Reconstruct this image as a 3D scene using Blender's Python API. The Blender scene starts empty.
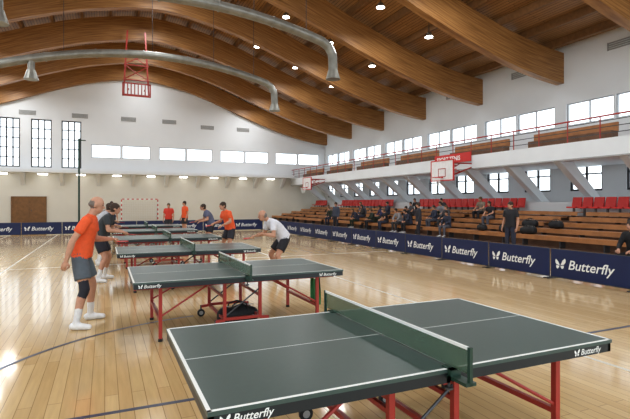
import bpy, bmesh, math, random
from mathutils import Vector, Matrix, kdtree
random.seed(7)
sc = bpy.context.scene
col = sc.collection
try:
    sc.view_settings.view_transform = 'Standard'
    sc.view_settings.look = 'None'
except Exception as e:
    print(e)
try:
    sc.view_settings.look = 'Medium High Contrast'
    sc.view_settings.exposure = .12
except Exception as e:
    print(e)

# ---------------------------------------------------------------- materials
def nt(name):
    m = bpy.data.materials.new(name); m.use_nodes = True
    t = m.node_tree
    return m, t, t.nodes['Principled BSDF']

def M(name, c, rough=.5, metal=0., var=.06, scale=6., spec=.5):
    m, t, b = nt(name)
    b.inputs['Roughness'].default_value = rough
    b.inputs['Metallic'].default_value = metal
    b.inputs['Specular IOR Level'].default_value = spec
    tc = t.nodes.new('ShaderNodeTexCoord')
    n = t.nodes.new('ShaderNodeTexNoise'); n.inputs['Scale'].default_value = scale
    n.inputs['Detail'].default_value = 3
    r = t.nodes.new('ShaderNodeValToRGB')
    r.color_ramp.elements[0].position = .3; r.color_ramp.elements[1].position = .7
    r.color_ramp.elements[0].color = (*[x*(1-var) for x in c], 1)
    r.color_ramp.elements[1].color = (*[min(1, x*(1+var)) for x in c], 1)
    t.links.new(tc.outputs['Object'], n.inputs['Vector'])
    t.links.new(n.outputs['Fac'], r.inputs['Fac'])
    t.links.new(r.outputs['Color'], b.inputs['Base Color'])
    m.diffuse_color = (*c, 1)
    return m

def emis(name, c, s):
    m, t, b = nt(name)
    b.inputs['Base Color'].default_value = (*c, 1)
    b.inputs['Emission Color'].default_value = (*c, 1)
    b.inputs['Emission Strength'].default_value = s
    return m

def plank(name, c1, c2, mortar, w, h, rotz, rough, mort=.004, grain=.12, plane='XY', spec=.5):
    m, t, b = nt(name)
    tc = t.nodes.new('ShaderNodeTexCoord')
    mp = t.nodes.new('ShaderNodeMapping'); mp.inputs['Rotation'].default_value = (0, 0, rotz)
    br = t.nodes.new('ShaderNodeTexBrick')
    br.inputs['Color1'].default_value = (*c1, 1); br.inputs['Color2'].default_value = (*c2, 1)
    br.inputs['Mortar'].default_value = (*mortar, 1); br.inputs['Scale'].default_value = 1
    br.inputs['Mortar Size'].default_value = mort; br.inputs['Brick Width'].default_value = w
    br.inputs['Row Height'].default_value = h; br.offset = .37
    t.links.new(tc.outputs['Object'], mp.inputs['Vector'])
    t.links.new(mp.outputs['Vector'], br.inputs['Vector'])
    mp2 = t.nodes.new('ShaderNodeMapping'); mp2.inputs['Scale'].default_value = (1.2, 14, 1)
    t.links.new(mp.outputs['Vector'], mp2.inputs['Vector'])
    n = t.nodes.new('ShaderNodeTexNoise'); n.inputs['Scale'].default_value = 2; n.inputs['Detail'].default_value = 5
    t.links.new(mp2.outputs['Vector'], n.inputs['Vector'])
    mx = t.nodes.new('ShaderNodeMix'); mx.data_type = 'RGBA'; mx.blend_type = 'MULTIPLY'
    mx.inputs['Factor'].default_value = 1
    r = t.nodes.new('ShaderNodeValToRGB')
    r.color_ramp.elements[0].position = .3; r.color_ramp.elements[1].position = .7
    r.color_ramp.elements[0].color = (1-grain*2, 1-grain*2, 1-grain*2, 1)
    r.color_ramp.elements[1].color = (1, 1, 1, 1)
    t.links.new(n.outputs['Fac'], r.inputs['Fac'])
    t.links.new(br.outputs['Color'], mx.inputs[6]); t.links.new(r.outputs['Color'], mx.inputs[7])
    t.links.new(mx.outputs[2], b.inputs['Base Color'])
    b.inputs['Roughness'].default_value = rough
    b.inputs['Specular IOR Level'].default_value = spec
    return m

def glulam(name, ca, cb, rough=.45):
    m, t, b = nt(name)
    tc = t.nodes.new('ShaderNodeTexCoord')
    mp = t.nodes.new('ShaderNodeMapping'); mp.inputs['Scale'].default_value = (.5, 14, 1)
    n = t.nodes.new('ShaderNodeTexNoise'); n.inputs['Scale'].default_value = 1.3; n.inputs['Detail'].default_value = 4
    r = t.nodes.new('ShaderNodeValToRGB')
    r.color_ramp.elements[0].position = .38; r.color_ramp.elements[1].position = .64
    r.color_ramp.elements[0].color = (*ca, 1); r.color_ramp.elements[1].color = (*cb, 1)
    t.links.new(tc.outputs['UV'], mp.inputs['Vector']); t.links.new(mp.outputs['Vector'], n.inputs['Vector'])
    t.links.new(n.outputs['Fac'], r.inputs['Fac']); t.links.new(r.outputs['Color'], b.inputs['Base Color'])
    b.inputs['Roughness'].default_value = rough
    return m

def alpha_mat(name, c, a, rough=.6):
    m, t, b = nt(name)
    b.inputs['Base Color'].default_value = (*c, 1); b.inputs['Roughness'].default_value = rough
    b.inputs['Alpha'].default_value = a
    return m

WALL = M('wall_paint', (.72, .74, .755), .7, var=.02, scale=.6)
WALLLOW = M('wall_paint_cream', (.68, .665, .60), .6, var=.03, scale=.8)
FLOOR = plank('floor_parquet', (.69, .505, .265), (.60, .42, .205), (.35, .235, .115), 1.9, .11, math.pi/2, .11, mort=.003, grain=.06)
DECK = plank('roof_deck_boards', (.45, .25, .105), (.36, .19, .075), (.12, .06, .025), 4., .16, math.pi/2, .5, mort=.014, grain=.13)
BEAM = glulam('glulam_beam_wood', (.245, .115, .038), (.43, .225, .08))
PURL = M('purlin_wood', (.21, .11, .045), .55, var=.15)
WHITE = M('white_concrete', (.70, .725, .74), .6, var=.03, scale=1.)
FRAMEW = M('window_frame_dark', (.05, .05, .055), .5)
FRAMEL = M('window_frame_light', (.38, .39, .40), .5)
STEEL = M('duct_galvanised', (.27, .27, .245), .42, metal=.5, var=.15, scale=3)
DGREY = M('dark_grey_metal', (.08, .08, .085), .45, metal=.3)
BENCH = M('bench_wood', (.36, .16, .06), .45, var=.2, scale=3)
TREAD = M('stand_wood', (.15, .076, .042), .6, var=.2, scale=3)
RED = M('red_plastic', (.55, .035, .03), .4)
REDM = M('red_paint_metal', (.36, .04, .03), .4)
TOP = M('table_top_green', (.052, .086, .077), .33, var=.04, scale=30)
APRON = M('table_apron_black', (.012, .018, .022), .4)
LINE = M('white_line_paint', (.8, .82, .8), .5, var=.01)
NET = alpha_mat('net_mesh_green', (.09, .16, .105), .58)
NETP = M('net_post_green', (.018, .05, .035), .4)
NAVY = M('barrier_fabric_navy', (.008, .018, .080), .55, var=.1, scale=2)
BLACK = M('black_fabric', (.012, .012, .014), .7, var=.2)
RUBBER = M('black_rubber', (.015, .015, .015), .6)
GREENC = M('green_cloth', (.05, .22, .08), .8)
LAMP = emis('lamp_glow', (1, .97, .9), 14)
TUBE = emis('fluorescent_glow', (1, .98, .94), 5)
LINED = M('court_line_dark', (.05, .06, .10), .3)
LINEW = M('court_line_pale', (.75, .72, .62), .3)
DOORW = M('door_wood', (.22, .11, .04), .5, var=.15)
GRILLE = M('vent_grey', (.34, .34, .33), .6)
BOARD = M('backboard_white', (.75, .75, .75), .4)
BOARDB = M('backboard_back', (.35, .08, .07), .5)
WOODL = M('paddle_handle_wood', (.5, .3, .12), .5)

# ---------------------------------------------------------------- builder
class B:
    def __init__(s): s.v = []; s.f = []; s.m = []; s.mats = []; s.uv = []
    def mi(s, mat):
        if mat not in s.mats: s.mats.append(mat)
        return s.mats.index(mat)
    def add(s, vs, fs, mat, M4=None):
        o = len(s.v); k = s.mi(mat)
        for p in vs:
            p = Vector(p)
            if M4 is not None: p = M4 @ p
            s.v.append(tuple(p))
        for f in fs:
            s.f.append([i+o for i in f]); s.m.append(k)
    def box(s, a, b, mat, M4=None):
        x0, y0, z0 = a; x1, y1, z1 = b
        vs = [(x0,y0,z0),(x1,y0,z0),(x1,y1,z0),(x0,y1,z0),(x0,y0,z1),(x1,y0,z1),(x1,y1,z1),(x0,y1,z1)]
        s.add(vs, [(0,3,2,1),(4,5,6,7),(0,1,5,4),(1,2,6,5),(2,3,7,6),(3,0,4,7)], mat, M4)
    def cbox(s, c, d, mat, M4=None):
        s.box([c[i]-d[i]/2 for i in range(3)], [c[i]+d[i]/2 for i in range(3)], mat, M4)
    def tube(s, pts, r, mat, seg=10, M4=None, square=False):
        pts = [Vector(p) for p in pts]
        n = len(pts); rs = r if isinstance(r, (list, tuple)) else [r]*n
        if square: seg = 4
        vs = []; fs = []
        up = None
        for i, p in enumerate(pts):
            if i == 0: t = pts[1]-pts[0]
            elif i == n-1: t = pts[-1]-pts[-2]
            else: t = (pts[i+1]-p).normalized()+(p-pts[i-1]).normalized()
            t.normalize()
            if up is None:
                up = Vector((0,0,1)) if abs(t.z) < .9 else Vector((0,1,0))
            a = t.cross(up).normalized(); b2 = a.cross(t).normalized(); up = b2
            for k in range(seg):
                an = 2*math.pi*(k+(.5 if square else 0))/seg
                q = 1.414 if square else 1
                vs.append(p + a*math.cos(an)*rs[i]*q + b2*math.sin(an)*rs[i]*q)
        for i in range(n-1):
            for k in range(seg):
                k2 = (k+1) % seg
                fs.append((i*seg+k, i*seg+k2, (i+1)*seg+k2, (i+1)*seg+k))
        fs.append(tuple(range(seg))[::-1]); fs.append(tuple((n-1)*seg+k for k in range(seg)))
        s.add(vs, fs, mat, M4)
    def prism(s, poly, axis, a, b, mat):
        n = len(poly)
        def P(p, q): return (p[0], q, p[1]) if axis == 'y' else ((q, p[0], p[1]) if axis == 'x' else (p[0], p[1], q))
        vs = [P(p, a) for p in poly]+[P(p, b) for p in poly]
        fs = [tuple(range(n)), tuple(range(2*n-1, n-1, -1))]
        for i in range(n):
            j = (i+1) % n
            fs.append((i, i+n, j+n, j))
        s.add(vs, fs, mat)
    def disc(s, c, r, mat, axis='y', h=.01, seg=20, sx=1, sz=1):
        poly = [(c[0]+r*sx*math.cos(2*math.pi*k/seg), c[2]+r*sz*math.sin(2*math.pi*k/seg)) for k in range(seg)] if axis == 'y' else \
               ([(c[1]+r*math.cos(2*math.pi*k/seg), c[2]+r*math.sin(2*math.pi*k/seg)) for k in range(seg)] if axis == 'x' else
                [(c[0]+r*math.cos(2*math.pi*k/seg), c[1]+r*math.sin(2*math.pi*k/seg)) for k in range(seg)])
        q = {'x': c[0], 'y': c[1], 'z': c[2]}[axis]
        s.prism(poly, axis, q-h/2, q+h/2, mat)
    def ball(s, c, r, mat, seg=12, M4=None):
        rr = r if isinstance(r, (tuple, list)) else (r, r, r)
        vs = []; fs = []; n = seg//2
        for i in range(1, n):
            ph = math.pi*i/n
            for k in range(seg):
                th = 2*math.pi*k/seg
                vs.append((c[0]+rr[0]*math.sin(ph)*math.cos(th), c[1]+rr[1]*math.sin(ph)*math.sin(th), c[2]+rr[2]*math.cos(ph)))
        T = len(vs); vs.append((c[0], c[1], c[2]+rr[2])); vs.append((c[0], c[1], c[2]-rr[2]))
        for i in range(n-2):
            for k in range(seg):
                k2 = (k+1) % seg
                fs.append((i*seg+k, (i+1)*seg+k, (i+1)*seg+k2, i*seg+k2))
        for k in range(seg):
            k2 = (k+1) % seg
            fs.append((T, k, k2)); fs.append((T+1, (n-2)*seg+k2, (n-2)*seg+k))
        s.add(vs, fs, mat, M4)
    def mesh(s, name, smooth=False):
        me = bpy.data.meshes.new(name)
        me.from_pydata(s.v, [], s.f)
        for m in s.mats: me.materials.append(m)
        me.polygons.foreach_set('material_index', s.m)
        bm = bmesh.new(); bm.from_mesh(me)
        bmesh.ops.recalc_face_normals(bm, faces=bm.faces)
        bm.to_mesh(me); bm.free()
        if smooth:
            me.polygons.foreach_set('use_smooth', [True]*len(me.polygons))
        me.update()
        return me
    def obj(s, name, loc=(0,0,0), rotz=0, smooth=False):
        return place(s.mesh(name, smooth), name, loc, rotz)

def place(me, name, loc=(0,0,0), rotz=0, scale=1):
    o = bpy.data.objects.new(name, me); col.objects.link(o)
    o.location = loc; o.rotation_euler = (0, 0, rotz); o.scale = (scale,)*3
    return o

def text_geo(body, size, shear=.25, off=.0):
    cu = bpy.data.curves.new('t', 'FONT'); cu.body = body; cu.size = size; cu.shear = shear
    cu.offset = off; cu.align_x = 'LEFT'; cu.resolution_u = 3
    o = bpy.data.objects.new('t', cu); col.objects.link(o)
    dg = bpy.context.evaluated_depsgraph_get(); dg.update()
    me = bpy.data.meshes.new_from_object(o.evaluated_get(dg))
    vs = [tuple(v.co) for v in me.vertices]; fs = [tuple(p.vertices) for p in me.polygons]
    bpy.data.objects.remove(o); bpy.data.curves.remove(cu); bpy.data.meshes.remove(me)
    return vs, fs

TXT = text_geo('Butterfly', 1.0, .25, .012)
TW = max(v[0] for v in TXT[0])
def brand(b, x0, zc, size, y, mat):
    def wing(pts, ox):
        vs = [(x0+ox+p[0]*size, y, zc+p[1]*size) for p in pts]
        b.add(vs, [tuple(range(len(vs)))], mat)
    wing([(.33,.22),(.2,.5),(.0,.70),(-.07,.6),(-.06,.42),(.02,.28)], 0)
    wing([(.30,.18),(.02,.22),(.0,.08),(.06,-.04),(.16,-.05),(.24,.05)], 0)
    wing([(.38,.22),(.55,.6),(.76,.78),(.84,.68),(.82,.48),(.68,.30)], 0)
    wing([(.38,.16),(.66,.24),(.68,.1),(.60,-.02),(.50,-.04),(.42,.05)], 0)
    M4 = Matrix.Translation((x0+size*1.0, y, zc)) @ Matrix.Rotation(math.pi/2, 4, 'X') @ Matrix.Scale(size, 4)
    b.add(TXT[0], TXT[1], mat, M4)
    return size*(1.0+TW)

# ---------------------------------------------------------------- roof profile
XC = 3.0; HS = 19.0; XL = XC-HS; XR = XC+HS; YB = 46.5; YF = -8.0
PR = [(0,13.0),(3.5,12.5),(6.5,11.6),(10,10.25),(13,9.2),(16,8.4),(19,7.96)]
def zb(X):
    d = min(abs(X-XC), 19.0)
    for i in range(len(PR)-1):
        if d <= PR[i+1][0]:
            p0 = PR[i-1] if i > 0 else (-PR[1][0], PR[1][1]); p1 = PR[i]; p2 = PR[i+1]
            p3 = PR[i+2] if i+2 < len(PR) else (22, 7.8)
            h = p2[0]-p1[0]; t = (d-p1[0])/h
            m1 = (p2[1]-p0[1])/(p2[0]-p0[0])*h; m2 = (p3[1]-p1[1])/(p3[0]-p1[0])*h
            return (2*t**3-3*t*t+1)*p1[1]+(t**3-2*t*t+t)*m1+(-2*t**3+3*t*t)*p2[1]+(t**3-t*t)*m2
    return PR[-1][1]
BD = 1.6; DK = 1.95
xs = [XL+(XR-XL)*i/76 for i in range(77)]

def arch_beam(y):
    me = bpy.data.meshes.new('roof_beam')
    bm = bmesh.new(); uvl = bm.loops.layers.uv.new('UVMap')
    w = .22
    for i in range(76):
        a, c = xs[i], xs[i+1]
        za, zc = zb(a), zb(c)
        def q(pts, uvs):
            f = bm.faces.new([bm.verts.new(p) for p in pts])
            for l, uv in zip(f.loops, uvs): l[uvl].uv = uv
        for s in (-1, 1):
            q([(a,s*w,za),(c,s*w,zc),(c,s*w,zc+BD),(a,s*w,za+BD)], [(a,0),(c,0),(c,BD),(a,BD)])
        q([(a,-w,za),(c,-w,zc),(c,w,zc),(a,w,za)], [(a,0),(c,0),(c,.1),(a,.1)])
        q([(a,-w,za+BD),(c,-w,zc+BD),(c,w,zc+BD),(a,w,za+BD)], [(a,0),(c,0),(c,.1),(a,.1)])
    for a in (xs[0], xs[-1]):
        f = bm.faces.new([bm.verts.new(p) for p in [(a,-w,zb(a)),(a,w,zb(a)),(a,w,zb(a)+BD),(a,-w,zb(a)+BD)]])
    bmesh.ops.remove_doubles(bm, verts=bm.verts, dist=.0005)
    bmesh.ops.recalc_face_normals(bm, faces=bm.faces)
    bm.to_mesh(me); bm.free()
    return me
bmsh = arch_beam(0)
bmsh.materials.append(BEAM)
for k in range(-1, 9):
    y = 5.8*k if k < 8 else 46.2
    place(bmsh, 'roof_beam', (0, y, 0))

# ceiling deck
b = B()
vs = []; fs = []
for i, x in enumerate(xs):
    for y in (YF, YB+.3):
        vs.append((x, y, zb(x)+DK)); 
    for y in (YF, YB+.3):
        vs.append((x, y, zb(x)+DK+.2))
for i in range(76):
    o = i*4; p = o+4
    fs += [(o,o+1,p+1,p), (o+2,p+2,p+3,o+3), (o,p,p+2,o+2), (o+1,o+3,p+3,p+1)]
b.add(vs, fs, DECK)
b.obj('ceiling')
b = B()
x = XL+.9
while x < XR:
    z = zb(x)
    b.box((x-.08, YF, z+BD-.02), (x+.08, YB, z+DK+.0), PURL)
    x += 1.72
b.obj('ceiling_purlins')

# ---------------------------------------------------------------- walls with openings
def wall_grid(b, axis, pos, thick, u0, u1, z0, z1, opens, mat, lowz=None, lowmat=None):
    us = sorted(set([u0, u1]+[q for o in opens for q in (o[0], o[1])]))
    zs = sorted(set([z0, z1]+[q for o in opens for q in (o[2], o[3])]+([lowz] if lowz else [])))
    for j in range(len(zs)-1):
        run = None
        cells = []
        for i in range(len(us)-1):
            uc = (us[i]+us[i+1])/2; zc = (zs[j]+zs[j+1])/2
            solid = not any(o[0] < uc < o[1] and o[2] < zc < o[3] for o in opens)
            if solid:
                if run is None: run = us[i]
            if (not solid or i == len(us)-2) and run is not None:
                e = us[i+1] if solid else us[i]
                cells.append((run, e)); run = None
        m = lowmat if (lowz and zs[j+1] <= lowz+1e-6) else mat
        for a, e in cells:
            if axis == 'x': b.box((pos, a, zs[j]), (pos+thick, e, zs[j+1]), m)
            else: b.box((a, pos, zs[j]), (e, pos+thick, zs[j+1]), m)

def window(axis, pos, u0, u1, z0, z1, nu, nz, mat, t=.06, d=.1):
    b = B()
    def bx(a0, a1, c0, c1):
        if axis == 'x': b.box((pos-d/2, a0, c0), (pos+d/2, a1, c1), mat)
        else: b.box((a0, pos-d/2, c0), (a1, pos+d/2, c1), mat)
    bx(u0, u1, z0, z0+t); bx(u0, u1, z1-t, z1)
    for i in range(nu+1):
        u = u0+t/2+(u1-u0-t)*i/nu
        bx(u-t/2, u+t/2, z0+t, z1-t)
    for j in range(1, nz):
        z = z0+(z1-z0)*j/nz
        bx(u0+t, u1-t, z-t*.35, z+t*.35)
    global WN
    WN += 1
    b.obj('window_%d' % WN)
WN = 0

# back wall
tall = [(-10.35,-8.85), (-8.05,-6.55), (-5.75,-4.2), (-3.45,-1.9)]
strip = []
for k in range(4):
    a = -1.1+5.8*k
    strip += [(a, a+2.45), (a+2.55, a+5.0)]
ob = [(a, c, 4.75, 8.9) for a, c in tall]+[(a, c, 5.75, 6.95) for a, c in strip]
b = B()
wall_grid(b, 'y', YB, .3, XL, XR+.3, 0, 9.6, ob, WALL, 4.3, WALLLOW)
poly = [(XL, 9.6)]+[(x, max(9.6, zb(x)+DK+.05)) for x in xs]+[(XR, 9.6)]
b.prism(poly, 'y', YB, YB+.3, WALL)
b.obj('wall_back')
for a, c in tall: window('y', YB+.12, a, c, 4.75, 8.9, 3, 5, FRAMEW, .10)
for a, c in strip: window('y', YB+.12, a, c, 5.75, 6.95, 1, 1, FRAMEL, .06)

# right wall
upper = []; lower = []
for k in range(-1, 8):
    y0 = 5.8*k
    for q in range(2):
        a = y0+.35+q*2.6
        upper.append((a, a+2.5))
    for q in range(2):
        a = y0+.6+q*2.9
        lower.append((a, a+1.75))
upper = [u for u in upper if u[1] < YB-.3]; lower = [u for u in lower if u[1] < YB-.3]
b = B()
wall_grid(b, 'x', XR, .3, YF, YB, 0, zb(XR)+DK+.1, [(a, c, 5.7, 6.85) for a, c in upper]+[(a, c, 2.3, 4.0) for a, c in lower], WALL)
b.obj('wall_right')
for a, c in upper: window('x', XR+.12, a, c, 5.7, 6.85, 2, 1, FRAMEL, .05)
for a, c in lower: window('x', XR+.12, a, c, 2.3, 4.0, 2, 2, FRAMEW, .09)

# left wall (glazed side, out of the picture)
lw = [(y, y+5.0) for y in [-7+5.8*k for k in range(9)]]
b = B()
wall_grid(b, 'x', XL-.3, .3, YF, YB, 0, zb(XL)+DK+.1, [(a, c, 2.2, 8.6) for a, c in lw], WALL)
b.obj('wall_left')
for a, c in lw: window('x', XL-.15, a, c, 2.2, 8.6, 3, 3, FRAMEL, .06)

# floor
b = B(); b.box((XL-.3, YF, -.15), (XR+.3, YB+.3, 0), FLOOR); b.obj('floor')
# court lines
b = B()
def ring(cx, cy, r, w, a0, a1, mat, z=.002, n=64):
    vs = []; fs = []
    for i in range(n+1):
        a = a0+(a1-a0)*i/n
        for rr in (r-w/2, r+w/2): vs.append((cx+rr*math.cos(a), cy+rr*math.sin(a), z))
    for i in range(n): fs.append((2*i, 2*i+1, 2*i+3, 2*i+2))
    b.add(vs, fs, mat)
b.box((-7, 4.1, 0), (9.0, 4.15, .002), LINED)
b.box((-7, -4, 0), (-6.95, 44, .002), LINEW); b.box((10.0, -4, 0), (10.05, 44, .002), LINEW)
b.box((-7, 44, 0), (10, 44.05, .002), LINEW)
ring(1.7, 4.1, 3.1, .05, math.pi*.55, math.pi*1.45, LINED, .0025)
b.box((-4.5, -2, 0), (-4.45, 28, .002), LINEW); b.box((4.8, -2, 0), (4.85, 28, .0022), LINEW)
b.box((-7, 14.0, 0), (9, 14.05, .0018), LINEW)
b.box((-2.3, 5, 0), (-2.25, 28, .002), LINEW)
b.obj('court_marking_lines')

# back gallery ledge with its lights, door, vents
b = B()
b.box((XL+.02, 45.0, 4.25), (XR-4.2, YB-.02, 4.5), WHITE)
x = -15
while x < 17:
    b.prism([(45.2, 4.25), (YB-.02, 4.25), (YB-.02, 3.2), (46.2, 3.5)], 'x', x-.15, x+.15, WHITE); x += 2.9
x = -13.5
while x < 16.5:
    b.box((x-.35, 45.6, 4.08), (x+.35, 45.9, 4.18), TUBE); b.box((x-.4, 45.55, 4.17), (x+.4, 45.95, 4.25), WHITE); x += 2.9
b.obj('gallery_ledge')
b = B()
y1 = YB-.01
b.box((-7.1, y1-.06, 0), (-4.6, y1, 2.15), DOORW)
for xx in (-7.15, -5.88, -4.62): b.box((xx-.04, y1-.09, 0), (xx+.04, y1, 2.2), PURL)
b.box((-7.19, y1-.09, 2.15), (-4.58, y1, 2.25), PURL)
b.cbox((-5.7, y1-.09, 1.05), (.04, .06, .16), DGREY)
b.obj('door_1')
def vent(axis, u, z, w=1.2, h=.3):
    b = B()
    for k in range(4):
        zz = z-h/2+h*k/3
        if axis == 'y': b.box((u-w/2, YB-.05, zz-.03), (u+w/2, YB, zz+.03), GRILLE)
        else: b.box((XR-.05, u-w/2, zz-.03), (XR, u+w/2, zz+.03), GRILLE)
    for s in (-1, 1):
        if axis == 'y': b.cbox((u+s*w/2, YB-.03, z), (.05, .06, h+.08), GRILLE)
        else: b.cbox((XR-.03, u+s*w/2, z), (.06, .05, h+.08), GRILLE)
    b.obj('ventilation_grille')
for u in (-6, -2, 2, 5.6, 9.2, 12.8): vent('y', u, 9.4 if u < 8 else 9.1)
for k in range(1, 8): vent('x', 5.8*k+2.6, 9.15)

# right balcony, struts, railing : one object
BX = 18.0
b = B()
b.box((BX, YF, 3.5), (XR-.03, YB-.03, 4.25), WHITE)
b.box((BX-.03, YF, 3.5), (BX, YB-.03, 3.56), GRILLE)
y = -5.8
while y < 45:
    b.prism([(BX+.1, 3.5), (BX+.95, 3.5), (BX+3.0, 1.75), (BX+2.45, 1.75)], 'y', y-.17, y+.17, WHITE); y += 2.9
for z in (4.45, 4.7, 4.95): b.tube([(BX+.08, YF, z), (BX+.08, YB-.1, z)], .018, DGREY, 6)
b.tube([(BX+.08, YF, 5.15), (BX+.08, YB-.1, 5.15)], .035, REDM, 8)
y = YF+.2
while y < YB-.1:
    b.tube([(BX+.08, y, 4.24), (BX+.08, y, 5.15)], .025, REDM, 6); y += 1.45
for k in range(9):
    b.box((BX+1.2, 5.8*k-4.6, 4.25), (BX+1.65, 5.8*k-.4, 4.72), TREAD)
    b.box((BX+1.6, 5.8*k-4.6, 4.72), (BX+1.7, 5.8*k-.4, 5.1), BENCH)
b.obj('spectator_balcony')

# banner
b = B()
b.box((BX-.09, 19.6, 3.95), (BX-.04, 22.6, 4.45), RED)
v, f = text_geo('SPORT TENIS', .34, 0, .008)
M4 = Matrix.Translation((BX-.095, 22.4, 4.08)) @ Matrix.Rotation(-math.pi/2, 4, 'Z') @ Matrix.Rotation(math.pi/2, 4, 'X')
b.add(v, f, LINE, M4)
b.obj('advertising_banner')

# ---------------------------------------------------------------- stands
SX = 14.0; NR = 6; RISE = .2
b = B()
XE = XR-.05
for i in range(NR):
    x0 = SX+i*1.0
    x1 = x0+1.0 if i < NR-1 else XE
    b.box((x0, 2, 0), (x1, 44, .1+RISE*i), TREAD)
b.box((19.8, 2, .1+RISE*(NR-1)), (XE, 44, 1.74), WHITE)
for i in range(NR-1):
    x0 = SX+i*1.0; z = .1+RISE*i
    seg = 2.2
    while seg < 42:
        for q in range(3):
            b.box((x0+.5+q*.13, seg, z+.37), (x0+.61+q*.13, seg+5.4, z+.41), BENCH)
        b.box((x0+.47, seg, z+.25), (x0+.50, seg+5.4, z+.40), BENCH)
        k = seg+.3
        while k < seg+5.3:
            b.box((x0+.55, k, z), (x0+.8, k+.05, z+.37), DGREY); k += 1.6
        seg += 5.8
y = 5.
zt = 1.1
while y < 43:
    c = int(y/2.9)
    if c % 4 != 1:
        b.prism([(19.1, zt+.36), (19.1, zt+.43), (19.45, zt+.41), (19.55, zt+.85), (19.6, zt+.85), (19.52, zt+.36)], 'y', y, y+.44, RED)
        b.box((19.28, y+.18, zt), (19.34, y+.26, zt+.37), DGREY)
    y += .52
b.obj('grandstand')

# ---------------------------------------------------------------- ducts
def duct(y):
    b = B()
    pts = []
    def zd(x): return 10.15-.022*(x-XC)**2
    n = 30; x0 = -9.0; x1 = 9.3
    for i in range(n+1):
        x = x0+(x1-x0)*i/n
        pts.append((x, y, zd(x)))
    pts += [(9.65, y, zd(9.65)-.12), (9.85, y, zd(9.85)-.4), (9.88, y, 8.2), (9.88, y, 7.95)]
    b.tube(pts, .22, STEEL, 16)
    for i in range(2, n, 4):
        p = Vector(pts[i]); q = Vector(pts[i+1]); d = (q-p).normalized()
        b.tube([p, p+d*.07], .25, STEEL, 16)
    b.tube([(9.88, y, 8.0), (9.88, y, 7.55)], [.23, .35], STEEL, 18)
    b.tube([(-3.5, y, zd(-3.5)), (-3.5, y, zd(-3.5)-.7)], .17, STEEL, 14)
    b.tube([(-3.5, y, zd(-3.5)-.6), (-3.5, y, zd(-3.5)-1.1)], [.2, .36], STEEL, 18)
    for x in (-7, -2, 2.5, 6, 8.5):
        b.tube([(x, y, zd(x)+.2), (x, y, zb(x)+DK)], .015, DGREY, 5)
    b.obj('ventilation_duct')
duct(20.0); duct(28.4)

# lamps
lp = B(); lp.tube([(0,0,.0),(0,0,.22)], [.24,.12], STEEL, 18); lp.tube([(0,0,-.02),(0,0,.01)], .2, LAMP, 18)
lp.tube([(0,0,.2),(0,0,.75)], .015, DGREY, 5)
lmesh = lp.mesh('ceiling_lamp')
for k in range(0, 8):
    y = 5.8*k+2.9
    for x in (-9.7, -6.7, -3.8, 9.8, 12.7, 15.7):
        z = zb(x)+DK-.75
        place(lmesh, 'ceiling_lamp', (x, y, z))
for k in range(8):
    for x in (-7, 3, 13):
        ld = bpy.data.lights.new('hall_lamp_light', 'AREA'); ld.size = 1.2; ld.energy = 165; ld.color = (.95, .98, 1.0)
        ld.shape = 'DISK'
        lo = bpy.data.objects.new('hall_lamp_light', ld); col.objects.link(lo)
        lo.location = (x, 5.8*k+2.9, zb(x)+DK-1.1)

# ---------------------------------------------------------------- folded basketball hoist
b = B()
cx, cy, cz = 1.95, 34.0, 10.3
for sx in (-.8, .8):
    b.tube([(cx+sx, cy, cz-1.3), (cx+sx*.7, cy, cz+3.0)], .05, REDM, 6, square=True)
for z in (-1.3, -.3, .7, 1.6): b.tube([(cx-.8, cy, cz+z), (cx+.8, cy, cz+z)], .04, REDM, 6)
b.tube([(cx-.8, cy, cz-.3), (cx+.8, cy, cz+.7)], .03, REDM, 6); b.tube([(cx+.8, cy, cz-.3), (cx-.8, cy, cz+.7)], .03, REDM, 6)
b.tube([(cx-.8, cy, cz+.7), (cx+.8, cy, cz+1.6)], .03, REDM, 6); b.tube([(cx+.8, cy, cz+.7), (cx-.8, cy, cz+1.6)], .03, REDM, 6)
for (xa, xb_, za, zc_) in [(-.9,.9,-1.5,-1.42),(-.9,.9,-.68,-.6),(-.9,-.82,-1.5,-.6),(.82,.9,-1.5,-.6)]:
    b.box((cx+xa, cy-.47, cz+za), (cx+xb_, cy-.4, cz+zc_), REDM)
for q in range(8):
    b.box((cx-.82+q*.22, cy-.45, cz-1.45), (cx-.75+q*.22, cy-.42, cz-.65), BOARDB)
b.tube([(cx-.5, cy-.42, cz-1), (cx-.5, cy, cz-1)], .03, REDM, 6); b.tube([(cx+.5, cy-.42, cz-1), (cx+.5, cy, cz-1)], .03, REDM, 6)
b.obj('folded_basketball_hoist')

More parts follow.
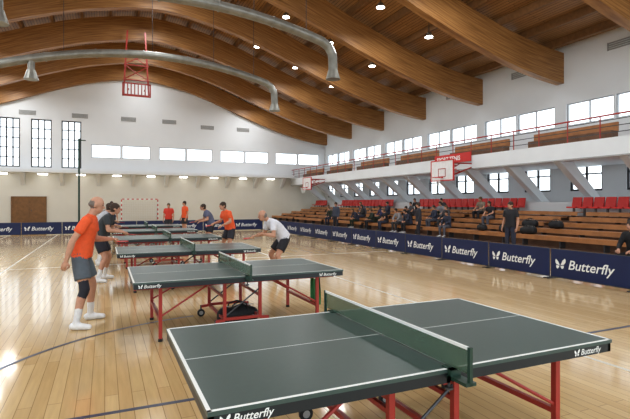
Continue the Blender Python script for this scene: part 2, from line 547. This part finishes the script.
# basketball goals
def bball(loc):
    b = B()
    b.box((-.9, -.02, 2.9), (.9, .02, 3.95), BOARD)
    for (x0, x1, z0, z1) in [(-.93,.93,2.86,2.92),(-.93,.93,3.93,3.99),(-.93,-.87,2.9,3.95),(.87,.93,2.9,3.95)]:
        b.box((x0, -.035, z0), (x1, .035, z1), RED)
    for (x0, x1, z0, z1) in [(-.3,.3,3.08,3.12),(-.3,.3,3.5,3.54),(-.3,-.26,3.08,3.54),(.26,.3,3.08,3.54)]:
        b.box((x0, -.03, z0), (x1, -.021, z1), REDM)
    pts = [(.225*math.cos(a), -.38+.225*math.sin(a), 3.05) for a in [2*math.pi*k/20 for k in range(21)]]
    b.tube(pts, .018, RED, 6)
    b.box((-.1, -.17, 3.02), (.1, -.02, 3.08), RED)
    for k in range(12):
        a = 2*math.pi*k/12; a2 = a+.5
        b.tube([(.225*math.cos(a), -.38+.225*math.sin(a), 3.04), (.13*math.cos(a2), -.38+.13*math.sin(a2), 2.62)], .006, LINE, 4)
        b.tube([(.225*math.cos(a2), -.38+.225*math.sin(a2), 3.04), (.13*math.cos(a), -.38+.13*math.sin(a), 2.62)], .006, LINE, 4)
    for sx in (-.6, .6):
        b.tube([(sx, .03, 3.1), (sx, 1.46, 3.6)], .035, REDM, 6); b.tube([(sx, .03, 3.8), (sx, 1.46, 3.8)], .035, REDM, 6)
        b.tube([(sx, .05, 3.1), (sx, .05, 3.85)], .035, REDM, 6)
    b.tube([(-.6, .7, 3.35), (.6, .7, 3.8)], .025, REDM, 6); b.tube([(.6, .7, 3.35), (-.6, .7, 3.8)], .025, REDM, 6)
    b.obj('basketball_goal', loc, -math.pi/2)
bball((BX-1.5, 20.2, 0)); bball((BX-1.5, 38.6, 0))

# handball goal
b = B()
for sx in (-1.54, 1.54):
    for k in range(10):
        b.box((sx-.04, -.04, k*.2), (sx+.04, .04, k*.2+.2), RED if k % 2 else LINE)
    b.tube([(sx, 0, 1.98), (sx, .35, 1.95), (sx, .75, .03), (sx, 0, .03)], .02, DGREY, 6)
for k in range(15): b.box((-1.5+k*.2, -.04, 2.0), (-1.3+k*.2, .04, 2.08), LINE if k % 2 else RED)
for k in range(21): 
    x = -1.5+.15*k
    b.tube([(x, .35, 1.95), (x, .75, .03)], .006, LINE, 4)
for k in range(13):
    t = k/12; b.tube([(-1.5, .35+.4*t, 1.95-1.92*t), (1.5, .35+.4*t, 1.95-1.92*t)], .006, LINE, 4)
b.obj('handball_goal', (2.9, 45.2, 0))

# pole
b = B(); b.tube([(0,0,.02),(0,0,5.4)], .055, NETP, 10); b.tube([(0,0,0),(0,0,.03)], .2, DGREY, 16)
b.tube([(0,0,5.3),(.35,0,5.3)], .03, NETP, 8); b.obj('volleyball_post', (-1.35, 30.2, 0))

# ---------------------------------------------------------------- table tennis table
L, W, H = 2.74, 1.525, .76
b = B()
hl, hw = L/2, W/2
for s in (-1, 1):
    x0, x1 = (-hl, -.004) if s < 0 else (.004, hl)
    b.box((x0, -hw, H-.022), (x1, hw, H), TOP)
    e = .0008
    b.box((x0, -hw, H), (x1, -hw+.02, H+e), LINE); b.box((x0, hw-.02, H), (x1, hw, H+e), LINE)
    xe = -hl if s < 0 else hl-.02
    b.box((xe, -hw, H), (xe+.02, hw, H+e), LINE)
    b.box((x0, -.0025, H), (x1, .0025, H+e), LINE)
    a = .006
    b.box((x0+a, -hw+a, H-.080), (x1-a, -hw+a+.025, H-.022), APRON); b.box((x0+a, hw-a-.025, H-.080), (x1-a, hw-a, H-.022), APRON)
    b.box((x0+a, -hw+a, H-.080), (x0+a+.025, hw-a, H-.022), APRON); b.box((x1-a-.025, -hw+a, H-.080), (x1-a, hw-a, H-.022), APRON)
    for yy in (-.55, .55):
        b.cbox((s*hl*.5, yy, H-.1), (hl*.92, .035, .04), REDM)
    lx = s*(hl-.32)
    for yy in (-.58, .58):
        b.tube([(lx, yy, H-.08), (lx, yy, .03)], .02, REDM, square=True)
        b.tube([(lx, yy, .035), (lx, yy, .0)], .028, RUBBER, 10)
        b.tube([(lx, yy, .30), (s*.42, yy*.85, H-.1)], .012, REDM, 8)
    b.tube([(lx, -.58, .26), (lx, .58, .26)], .018, REDM, square=True)
    b.tube([(lx, -.58, H-.1), (lx, .58, H-.1)], .018, REDM, square=True)
    ix = s*.24
    for yy in (-.5, .5):
        b.tube([(ix, yy, H-.08), (ix, yy, .16)], .02, REDM, square=True)
        b.tube([(ix-.0, yy, .16), (s*.36, yy, .15)], .018, REDM, square=True)
        b.tube([(s*.36, yy, .17), (s*.36, yy, .09)], .012, DGREY, 8)
        b.disc((s*.36, yy, .055), .055, RUBBER, 'y', .03, 16)
        b.disc((s*.36, yy, .055), .03, GRILLE, 'y', .034, 12)
    b.tube([(ix, -.5, .17), (ix, .5, .17)], .018, REDM, square=True)
    b.tube([(ix, -.5, .45), (ix, .5, .45)], .015, REDM, square=True)
for yy in (-.5, .5):
    b.tube([(-.24, yy, .17), (.24, yy, .17)], .018, REDM, square=True)
    b.tube([(-.24, yy, .2), (.24, yy, .55)], .01, DGREY, 6)
brand(b, -hl+.06, H-.068, .055, -hw+.0045, LINE); brand(b, hl-.36, H-.068, .055, -hw+.0045, LINE)
nh = .1525
b.box((-.001, -hw-.13, H+.008), (.001, hw+.13, H+nh-.008), NET)
b.box((-.006, -hw-.13, H+nh-.014), (.006, hw+.13, H+nh+.003), LINE)
for s in (-1, 1):
    yy = s*(hw+.14)
    b.box((-.010, yy-.010, H-.05), (.010, yy+.010, H+nh+.004), NETP)
    b.box((-.035, min(s*(hw-.05), s*(hw+.15)), H-.05), (.035, max(s*(hw-.05), s*(hw+.15)), H-.032), NETP)
    b.box((-.035, min(s*(hw-.05), s*(hw+.03)), H+.001), (.035, max(s*(hw-.05), s*(hw+.03)), H+.009), NETP)
    b.box((-.035, min(s*(hw+.004), s*(hw+.03)), H-.05), (.035, max(s*(hw+.004), s*(hw+.03)), H+.009), NETP)
    b.tube([(0, s*(hw-.03), H-.05), (0, s*(hw-.03), H-.12)], .008, DGREY, 8)
    b.disc((0, s*(hw-.03), H-.12), .025, DGREY, 'z', .012, 12)
tmesh = b.mesh('table_tennis_table')
for (x, y) in [(1.785, 2.86), (1.67, 6.59), (1.57, 10.05), (1.57, 13.6), (1.57, 17.2), (1.57, 20.8)]:
    place(tmesh, 'table_tennis_table', (x, y, 0))

# ---------------------------------------------------------------- barriers
b = B()
b.box((-.91, -.012, .05), (.91, .012, .66), NAVY)
b.tube([(-.915, 0, .02), (-.915, 0, .665), (.915, 0, .665), (.915, 0, .02)], .012, DGREY, 6)
b.tube([(-.915, 0, .04), (.915, 0, .04)], .01, DGREY, 6)
for s in (-1, 1): b.box((s*.88-.015, -.16, 0), (s*.88+.015, .16, .02), DGREY)
brand(b, -.78, .25, .285, -.014, LINE)
bar = b.mesh('court_barrier')
for k in range(14):
    place(bar, 'court_barrier', (9.2, 2.85+1.87*k, 0), -math.pi/2)
for k in range(12):
    place(bar, 'court_barrier', (8.2-1.87*k, 28.5, 0), 0)

# ---------------------------------------------------------------- people
def lerp(a, b_, t): return a+(b_-a)*t
def cap_geo(pts, rs, seg=20, step=.012, flat=False):
    pts = [Vector(p) for p in pts]
    P = []; R = []
    d0 = (pts[1]-pts[0]).normalized(); d1 = (pts[-1]-pts[-2]).normalized()
    for a in (85, 60, 40, 20):
        P.append(pts[0]-d0*rs[0]*math.sin(math.radians(a))); R.append(rs[0]*math.cos(math.radians(a)))
    for i in range(len(pts)-1):
        l = (pts[i+1]-pts[i]).length; n = max(1, int(l/step))
        for k in range(n):
            P.append(lerp(pts[i], pts[i+1], k/n)); R.append(rs[i]+(rs[i+1]-rs[i])*k/n)
    P.append(pts[-1]); R.append(rs[-1])
    if not flat:
        for a in (20, 40, 60, 85):
            P.append(pts[-1]+d1*rs[-1]*math.sin(math.radians(a))); R.append(rs[-1]*math.cos(math.radians(a)))
    bb = B(); bb.tube(P, R, None, seg); return bb.v, bb.f
def ell_geo(c, r, X, Y, Z, seg=24):
    bb = B(); bb.ball((0,0,0), r, None, seg)
    vs = [tuple(Vector(c)+X*v[0]+Y*v[1]+Z*v[2]) for v in bb.v]
    return vs, bb.f
def loft_geo(rings, seg=36, step=.014):
    R = []
    for i in range(len(rings)-1):
        a, c = rings[i], rings[i+1]
        n = max(1, int((Vector(c[0])-Vector(a[0])).length/step))
        for k in range(n):
            t = k/n; ts = t*t*(3-2*t)
            R.append((lerp(a[0], c[0], t), lerp(a[1], c[1], t), lerp(a[2], c[2], t), a[3]+(c[3]-a[3])*ts, a[4]+(c[4]-a[4])*ts))
    R.append(rings[-1])
    vs = []; fs = []
    for c, X, Y, rx, ry in R:
        for k in range(seg):
            a = 2*math.pi*k/seg; ca, sa = math.cos(a), math.sin(a)
            q = lambda v: math.copysign(abs(v)**.85, v)
            vs.append(tuple(c+X*rx*q(ca)+Y*ry*q(sa)))
    for i in range(len(R)-1):
        for k in range(seg):
            k2 = (k+1) % seg; fs.append((i*seg+k, i*seg+k2, (i+1)*seg+k2, (i+1)*seg+k))
    fs.append(tuple(range(seg))[::-1]); fs.append(tuple((len(R)-1)*seg+k for k in range(seg)))
    return vs, fs

STAND = dict(P=(0,0,.94), C=(0,.01,1.22), N=(0,0,1.47), Hd=(0,.03,1.62),
             sR=(.18,0,1.41), sL=(-.18,0,1.41), eR=(.24,-.02,1.13), eL=(-.24,-.02,1.13), wR=(.25,.08,.88), wL=(-.25,.08,.88),
             hR=(.09,0,.91), hL=(-.09,0,.91), kR=(.11,.03,.5), kL=(-.11,.03,.5), aR=(.12,-.02,.09), aL=(-.12,-.02,.09))
SIT = dict(P=(0,0,.53), C=(0,.02,.80), N=(0,.10,1.05), Hd=(0,.17,1.19),
           sR=(.18,.08,.99), sL=(-.18,.08,.99), eR=(.25,.16,.74), eL=(-.25,.16,.74), wR=(.14,.36,.66), wL=(-.14,.36,.66),
           hR=(.09,.02,.51), hL=(-.09,.02,.51), kR=(.15,.42,.50), kL=(-.15,.42,.50), aR=(.14,.40,.09), aL=(-.14,.40,.09))
BIAS = {'skin': 0., 'shorts': .008, 'sock': .012, 'hair': .010, 'shirt': .014, 'brace': .014, 'shoe': .014}
PM = {}
def pm(kind, c, rough=.75):
    key = (kind, c)
    if key not in PM: PM[key] = M(kind, c, rough, var=.08, scale=20)
    return PM[key]
SK = (.50, .27, .18)
def person(name, loc, heading, base=STAND, J=None, shirt=(.7,.1,.02), shorts=(.03,.03,.04), hair=(.05,.03,.02), shoe=(.75,.75,.75), sock=(.7,.7,.7),
           skin=SK, scale=1., voxel=.014, pants=False, sleeve=.6, yaw=0, pitch=0, bald=False, hold=None, brace=False, longhair=False):
    D = dict(base); D.update(J or {})
    D = {k: Vector(v) for k, v in D.items()}
    prims = []
    def add(lbl, g): prims.append((lbl, g))
    up = Vector((0,0,1))
    P, C, N = D['P'], D['C'], D['N']
    hx = (D['hR']-D['hL']).normalized(); sx = (D['sR']-D['sL']).normalized()
    def ringat(s, rx, ry):
        if s < .5: c = P+(C-P)*(2*s); 
        else: c = C+(N-C)*(2*s-1)
        t0 = (C-P).normalized(); t1 = (N-C).normalized(); w = min(1, max(0, s)); tt = lerp(t0, t1, w).normalized()
        X = lerp(hx, sx, w).normalized(); Y = tt.cross(X).normalized(); X = Y.cross(tt).normalized()
        return (c, X, Y, rx, ry)
    add('shorts', loft_geo([ringat(s, a, c) for s, a, c in [(-.14,.10,.08),(-.06,.155,.118),(0,.165,.124),(.12,.155,.115),(.18,.14,.10)]]))
    add('shirt', loft_geo([ringat(s, a, c) for s, a, c in [(-.02,.180,.140),(.12,.176,.136),(.35,.163,.128),(.55,.172,.128),(.72,.185,.122),(.84,.175,.105),(.93,.12,.085),(1.0,.065,.06)]]))
    hd = D['Hd']
    add('skin', cap_geo([lerp(N, hd, -.1), lerp(N, hd, .55)], [.056, .052]))
    Rh = Matrix.Rotation(math.radians(yaw), 3, 'Z') @ Matrix.Rotation(math.radians(pitch), 3, 'X')
    HX, HY, HZ = Rh @ Vector((1,0,0)), Rh @ Vector((0,1,0)), Rh @ Vector((0,0,1))
    def hp(x, y, z): return hd+HX*x+HY*y+HZ*z
    add('skin', ell_geo(hp(0,0,.02), (.074,.092,.095), HX, HY, HZ, 36))
    add('skin', ell_geo(hp(0,.025,-.045), (.056,.062,.07), HX, HY, HZ, 30))
    add('skin', cap_geo([hp(0,.088,.01), hp(0,.108,-.022)], [.009,.014], 10, .008))
    for s in (-1, 1): add('skin', ell_geo(hp(s*.078,-.005,-.005), (.012,.02,.032), HX, HY, HZ, 16))
    if not bald:
        add('hair', ell_geo(hp(0,-.018,.047), (.080,.092,.080), HX, HY, HZ, 36))
        add('hair', ell_geo(hp(0,-.045,.0), (.075,.064,.07), HX, HY, HZ, 30))
        if longhair: add('hair', ell_geo(hp(0,-.06,-.04), (.075,.05,.13), HX, HY, HZ, 30))
    else:
        add('hair', ell_geo(hp(0,-.038,.0), (.078,.066,.045), HX, HY, HZ, 30))
    extras = B()
    def mt(k):
        return {'skin': pm('skin', skin, .55), 'shirt': pm('shirt_fabric', shirt), 'shorts': pm('shorts_fabric', shorts), 'hair': pm('hair', hair),
                'shoe': pm('shoe', shoe, .5), 'sock': pm('sock', sock), 'dark': pm('eye_dark', (.02,.02,.02), .3), 'lip': pm('lips', (.35,.12,.1), .5), 'brace': pm('knee_brace', (.02,.02,.03), .7)}[k]
    for s in (-1, 1):
        p = hp(s*.03, .083, .012)
        v, f = ell_geo(p, (.013,.008,.007), HX, HY, HZ, 10); extras.add(v, f, mt('dark'))
        v, f = cap_geo([hp(s*.018,.089,.033), hp(s*.044,.08,.034)], [.004,.003], 6, .01); extras.add(v, f, mt('hair'))
    v, f = cap_geo([hp(-.02,.083,-.055), hp(0,.088,-.056), hp(.02,.083,-.055)], [.004,.006,.004], 6, .01); extras.add(v, f, mt('lip'))
    hands = {}
    for S, sg in (('R', 1), ('L', -1)):
        s_, e_, w_ = D['s'+S], D['e'+S], D['w'+S]
        add('skin', cap_geo([lerp(s_, e_, .3), e_], [.046, .040])); add('skin', cap_geo([e_, lerp(e_, w_, .3), w_], [.04, .042, .027]))
        if sleeve <= 1:
            add('shirt', cap_geo([Vector((s_.x*.6, s_.y, s_.z+.01)), s_, lerp(s_, e_, sleeve)], [.06, .066, .067], flat=True))
        else:
            add('shirt', cap_geo([Vector((s_.x*.6, s_.y, s_.z+.01)), s_, e_], [.06, .066, .054])); add('shirt', cap_geo([e_, lerp(e_, w_, .95)], [.054, .042], flat=True))
        d = (w_-e_).normalized()
        side = d.cross(up) if abs(d.z) < .85 else Vector((0, 1, 0))*1.0
        side = (side - d*side.dot(d)).normalized()
        nrm = d.cross(side).normalized()
        if abs(d.z) >= .85:
            if nrm.x*sg > 0: nrm = -nrm
        else:
            if nrm.z > 0: nrm = -nrm
        pc = w_+d*.05
        add('skin', ell_geo(pc, (.04,.054,.018), side, d, nrm, 16))
        curl = 1.15 if hold == S else .45
        for k, (o, ln) in enumerate([(-.028,.062),(-.010,.074),(.010,.07),(.028,.056)]):
            p0 = w_+d*.08+side*o
            q = p0; pts = [q-d*.02]; a = .1
            pts.append(q)
            for j in range(3):
                a += curl*.75
                q = q+(d*math.cos(a)+nrm*math.sin(a))*ln*(.42, .32, .26)[j]
                pts.append(q)
            extras.tube(pts, [.009,.0095,.009,.008,.006], mt('skin'), 8)
        th = 1 if side.y >= 0 else -1
        tp = [w_+d*.025+side*th*.02, w_+d*.05+side*th*.048+nrm*.008, w_+d*.075+side*th*.05+nrm*.025, w_+d*.095+side*th*.04+nrm*.035]
        extras.tube(tp, [.012,.012,.0105,.008], mt('skin'), 8)
        hands[S] = (w_+d*.085+nrm*.03, d, nrm, side)
        h_, k_, a_ = D['h'+S], D['k'+S], D['a'+S]
        if pants:
            add('shorts', cap_geo([h_, k_], [.098, .072])); add('shorts', cap_geo([k_, lerp(k_, a_, .93)], [.07, .056], flat=True))
        else:
            add('skin', cap_geo([lerp(h_, k_, .4), k_], [.074, .056]))
            if brace and S == 'R':
                add('brace', cap_geo([lerp(h_, k_, .88), k_, lerp(k_, a_, .12)], [.064, .064, .060]))
            add('skin', cap_geo([k_, lerp(k_, a_, .28)+Vector((0,-.012,0)), a_], [.055, .058, .034]))
            add('shorts', cap_geo([h_, lerp(h_, k_, .35), lerp(h_, k_, .70)], [.098, .104, .102], flat=True))
            add('sock', cap_geo([lerp(k_, a_, .68), a_], [.046, .041]))
        fd = Vector((sg*.22, 1, 0)).normalized()
        az = a_.z
        heel = a_-fd*.04+Vector((0,0,-az+.048))
        if az > .12: heel = a_-fd*.04+Vector((0,0,-.04))
        add('shoe', cap_geo([heel, heel+fd*.1+Vector((0,0,-.004)), heel+fd*.2+Vector((0,0,-.012))], [.045, .044, .036]))
        add('shoe', cap_geo([a_+Vector((0,0,-.02)), heel+fd*.08+Vector((0,0,.012))], [.042, .04]))
    me = bpy.data.meshes.new('tmp'); V = []; F = []
    bylbl = {}
    for lbl, (v, f) in prims:
        o = len(V); V += v; F += [[i+o for i in q] for q in f]
        bylbl.setdefault(lbl, []).extend(v)
    me.from_pydata(V, [], F)
    bm = bmesh.new(); bm.from_mesh(me); bmesh.ops.recalc_face_normals(bm, faces=bm.faces); bm.to_mesh(me); bm.free()
    o = bpy.data.objects.new('tmp', me); col.objects.link(o)
    md = o.modifiers.new('r', 'REMESH'); md.mode = 'VOXEL'; md.voxel_size = voxel
    dg = bpy.context.evaluated_depsgraph_get(); dg.update()
    m2 = bpy.data.meshes.new_from_object(o.evaluated_get(dg))
    bpy.data.objects.remove(o); bpy.data.meshes.remove(me)
    bm = bmesh.new(); bm.from_mesh(m2)
    for _ in range(2): bmesh.ops.smooth_vert(bm, verts=bm.verts, factor=.5, use_axis_x=True, use_axis_y=True, use_axis_z=True)
    for v in bm.verts:
        if v.co.z < 0: v.co.z = 0
    bm.to_mesh(m2); bm.free()
    kds = []
    for l, pts in bylbl.items():
        kd = kdtree.KDTree(len(pts))
        for i, p in enumerate(pts): kd.insert(p, i)
        kd.balance(); kds.append((l, kd))
    out = B()
    out.v = [tuple(v.co) for v in m2.vertices]
    for p in m2.polygons:
        best = min(((kd.find(p.center)[2]-BIAS[l], l) for l, kd in kds))
        out.f.append(list(p.vertices)); out.m.append(out.mi(mt(best[1])))
    bpy.data.meshes.remove(m2)
    off = len(out.v)
    out.v += extras.v
    for f, m in zip(extras.f, extras.m):
        out.f.append([i+off for i in f]); out.m.append(out.mi(extras.mats[m]))
    rz = math.radians(heading)-math.pi/2
    ob = place(out.mesh(name, True), name, loc, rz, scale)
    if hold:
        g, d, nrm, side = hands[hold]
        T = Matrix.Translation(Vector(loc)) @ Matrix.Rotation(rz, 4, 'Z') @ Matrix.Scale(scale, 4)
        ax = (side if side.z >= 0 else -side)*.35+d*.9; ax.normalize()
        pb = B()
        pb.tube([g-ax*.05, g+ax*.05], .013, WOODL, 10)
        Z = nrm; X = ax.cross(Z).normalized(); Z = X.cross(ax).normalized()
        c = g+ax*.125
        for q, mm in ((-.004, RED), (.004, RUBBER)):
            vs = []; n = 24
            for zz in (-.004, .004):
                for k in range(n):
                    a = 2*math.pi*k/n
                    vs.append(c+X*.075*math.cos(a)+ax*.08*math.sin(a)+Z*(q+zz))
            fs = [tuple(range(n)), tuple(range(2*n-1, n-1, -1))]+[(k, (k+1) % n, (k+1) % n+n, k+n) for k in range(n)]
            pb.add(vs, fs, mm)
        po = bpy.data.objects.new('table_tennis_paddle', pb.mesh('table_tennis_paddle')); col.objects.link(po)
        po.matrix_world = T
    return ob

ORANGE = (.74, .11, .03); REDS = (.55, .05, .03)
person('table_tennis_player', (-.25, 7.28, 0), -8, J=dict(
    P=(0,-.05,.93), C=(0,.0,1.2), N=(0,.08,1.45), Hd=(0,.14,1.59),
    sR=(.19,.05,1.39), sL=(-.19,.06,1.39), eR=(.27,-.10,1.13), wR=(.28,-.17,.885), eL=(-.27,.08,1.12), wL=(-.16,.30,1.12),
    hR=(.1,-.05,.9), hL=(-.1,-.05,.9), kR=(.2,.03,.5), aR=(.27,-.06,.09), kL=(-.19,.06,.5), aL=(-.26,.02,.09)),
    shirt=ORANGE, shorts=(.10,.12,.14), hair=(.17,.14,.12), bald=True, voxel=.010, hold='L', pitch=-12, brace=True, scale=1.045)
person('table_tennis_player', (3.62, 10.15, 0), 182, J=dict(
    P=(0,-.14,.86), C=(0,.02,1.07), N=(0,.24,1.24), Hd=(0,.36,1.34),
    sR=(.18,.19,1.19), sL=(-.18,.19,1.19), eR=(.27,.22,.93), wR=(.2,.45,.90), eL=(-.26,.2,.92), wL=(-.18,.42,.96),
    hR=(.1,-.13,.83), hL=(-.1,-.13,.83), kR=(.2,.1,.48), aR=(.25,-.08,.09), kL=(-.2,.1,.48), aL=(-.25,-.06,.09)),
    shirt=(.66,.66,.70), shorts=(.02,.02,.025), hair=(.2,.18,.16), bald=True, voxel=.012, hold='R', pitch=-10, scale=1.05)
person('table_tennis_player', (3.35, 13.8, 0), 195, J=dict(
    P=(0,-.06,.91), C=(0,.0,1.18), N=(0,.1,1.41), Hd=(0,.18,1.54), sR=(.18,.06,1.35), sL=(-.18,.06,1.35),
    eR=(.27,.1,1.1), wR=(.2,.34,1.05), eL=(-.26,.08,1.1), wL=(-.2,.3,1.0), hR=(.1,-.06,.88), hL=(-.1,-.06,.88),
    kR=(.18,.06,.49), aR=(.22,-.05,.09), kL=(-.18,.06,.49), aL=(-.22,-.03,.09)),
    shirt=ORANGE, hold='R', voxel=.013, scale=1.04)
LEAN = dict(P=(0,-.08,.90), C=(0,.0,1.15), N=(0,.14,1.37), Hd=(0,.23,1.49), sR=(.18,.1,1.31), sL=(-.18,.1,1.31),
    eR=(.27,.14,1.06), wR=(.2,.38,1.02), eL=(-.26,.12,1.06), wL=(-.2,.34,1.0), hR=(.1,-.08,.87), hL=(-.1,-.08,.87),
    kR=(.18,.07,.49), aR=(.24,-.06,.09), kL=(-.18,.07,.49), aL=(-.24,-.04,.09))
person('table_tennis_player', (-.02, 11.2, 0), -12, J=LEAN, shirt=(.04,.045,.05), shorts=(.02,.02,.03), hold='R', scale=1.05)
person('table_tennis_player', (-.10, 14.3, 0), 5, J=LEAN, shirt=(.45,.46,.5), shorts=(.03,.03,.05), hold='R', scale=1.05)
person('table_tennis_player', (-.05, 17.8, 0), 0, J=LEAN, shirt=(.06,.06,.08), shorts=(.03,.03,.05), hold='R', scale=1.05)
person('table_tennis_player', (3.5, 17.3, 0), 180, J=LEAN, shirt=(.12,.13,.2), shorts=(.02,.02,.03), hold='R', scale=1.03)
person('table_tennis_player', (2.9, 24.3, 0), 250, shirt=REDS, hair=(.1,.06,.03), scale=.97, voxel=.018)
person('table_tennis_player', (3.7, 24.4, 0), 200, shirt=ORANGE, scale=1.03, voxel=.018)
person('table_tennis_player', (.3, 24.6, 0), 280, shirt=(.04,.05,.09), pants=True, scale=1.02, voxel=.018)
person('standing_boy', (12.1, 11.4, 0), 195, shirt=(.02,.02,.025), shorts=(.03,.035,.06), pants=True, sleeve=.6, scale=1.0, voxel=.014, yaw=-15)
person('standing_spectator', (12.6, 17.0, 0), 150, shirt=(.03,.03,.04), shorts=(.02,.02,.03), pants=True, sleeve=2, scale=.99, voxel=.018)
person('standing_spectator', (12.3, 24.5, 0), 200, shirt=(.05,.06,.09), shorts=(.02,.02,.03), pants=True, sleeve=2, voxel=.018)
dark = [(.02,.02,.025), (.03,.035,.06), (.05,.05,.055), (.02,.03,.02), (.10,.10,.12), (.25,.25,.27), (.35,.05,.04), (.04,.04,.10), (.015,.015,.015), (.2,.16,.12)]
seats = [(0,17.6),(2,16.9),(1,18.9),(1,19.8),(2,20.4),(0,20.6),(0,21.5),(1,22.0),(0,22.9),(2,23.2),(0,24.4),(3,24.0),(1,24.9),
         (2,25.8),(0,26.3),(1,27.2),(2,28.8),(0,30.0),(1,32.0),(3,18.6),(3,21.4)]
for i, (r, y) in enumerate(seats):
    lean = random.uniform(-.05, .16); sw = random.uniform(-.05, .05)
    J = dict(C=(sw*.5, .02+lean*.3, .8), N=(sw, .08+lean, 1.04), Hd=(sw, .14+lean*1.4, 1.18),
             sR=(.18+sw, .06+lean, .98), sL=(-.18+sw, .06+lean, .98), eR=(.25, .14+lean, .74), eL=(-.25, .14+lean, .74))
    person('seated_spectator', (SX+r+.72, y, .1+RISE*r-.0), 180+random.uniform(-20, 20), base=SIT, J=J, shirt=random.choice(dark), shorts=random.choice(dark[:5]),
           hair=random.choice([(.03,.02,.015), (.1,.06,.03), (.02,.015,.01)]), shoe=random.choice([(.03,.03,.03), (.5,.5,.5)]), pants=True, sleeve=2 if random.random() < .6 else .6,
           voxel=.02, yaw=random.uniform(-30, 30), longhair=random.random() < .3, scale=random.uniform(.94, 1.02))
b = B(); b.box((-.2,-.9,.38), (.2,.9,.43), BENCH)
for yy in (-.7, .7):
    b.box((-.17,yy-.03,0), (-.12,yy+.03,.38), DGREY); b.box((.12,yy-.03,0), (.17,yy+.03,.38), DGREY)
b.obj('gym_bench', (10.75, 6.45, 0))
person('seated_spectator', (10.75, 6.62, 0), 180, base=SIT, shirt=(.015,.015,.017), shorts=(.015,.015,.018), pants=True, sleeve=2, voxel=.016)

# ---------------------------------------------------------------- bags, towel
def bag(loc, rz, sc_=1., mat=BLACK, name='sports_bag'):
    b = B()
    rings = []
    Xv, Yv = Vector((0,1,0)), Vector((0,0,1))
    for x, ry, rz_ in [(-.27,.04,.04),(-.265,.10,.09),(-.22,.125,.125),(0,.135,.14),(.22,.125,.125),(.265,.10,.09),(.27,.04,.04)]:
        rings.append((Vector((x, 0, .14)), Xv, Yv, ry, rz_))
    v, f = loft_geo(rings, 24, .03)
    v = [(p[0], p[1], max(0, p[2]-.01+.02*math.sin(p[0]*23)*math.cos(p[1]*17))) for p in v]
    b.add(v, f, mat)
    for s in (-1, 1):
        b.tube([(-.12, s*.10, .2), (-.10, s*.07, .30), (0, s*.04, .335), (.10, s*.07, .30), (.12, s*.10, .2)], .011, RUBBER, 6)
    b.tube([(-.24, 0, .265), (0, .0, .285), (.24, 0, .265)], .006, GRILLE, 5)
    o = b.obj(name, loc, rz, smooth=True); o.scale = (sc_,)*3
bag((1.68, 6.38, 0), .15)
for (r, y, s) in [(0,13.0,1.1),(0,14.1,1.2),(1,12.6,1.1),(1,13.8,1.1),(0,15.4,1.),(2,10.2,1.1),(0,9.0,1.)]:
    bag((SX+r+.7, y, .1+RISE*r+.41), math.pi/2+random.uniform(-.3,.3), s)
bag((11.6, 9.9, 0), 1.2, 1.2); bag((11.8, 13.2, 0), .4, 1.2); bag((11.5, 15.2, 0), 1.0, 1.1)

b = B()
vs = []; fs = []; nx, nz = 10, 12
for i in range(nx+1):
    for j in range(nz+1):
        u = i/nx; w = j/nz
        vs.append((.03*math.sin(u*9+w*2)+.02*w, (u-.5)*(.2-.06*w), -.40*w+.015*math.cos(u*7)))
for i in range(nx):
    for j in range(nz):
        a = i*(nz+1)+j; fs.append((a, a+1, a+nz+2, a+nz+1))
o2 = [(v[0]+.012, v[1], v[2]) for v in vs]
b.add(vs, fs, GREENC); b.add(o2, fs, GREENC)
b.tube([(0,-.1,.01),(0.01,.1,.01)], .018, GREENC, 8)
b.obj('green_towel', (2.75, 6.17, .62), .3)

# ---------------------------------------------------------------- world, camera
w = bpy.data.worlds.new('World'); sc.world = w; w.use_nodes = True
bg = w.node_tree.nodes['Background']
bg.inputs['Color'].default_value = (.86, .94, 1, 1); bg.inputs['Strength'].default_value = 1.9

cd = bpy.data.cameras.new('camera'); co = bpy.data.objects.new('camera', cd); col.objects.link(co)
cd.sensor_width = 36; cd.lens = 470/630*36; cd.shift_y = -6.5/630; cd.clip_end = 200
co.location = (0, 0, 1.69); co.rotation_euler = (math.pi/2, 0, -math.radians(24.1))
sc.camera = co
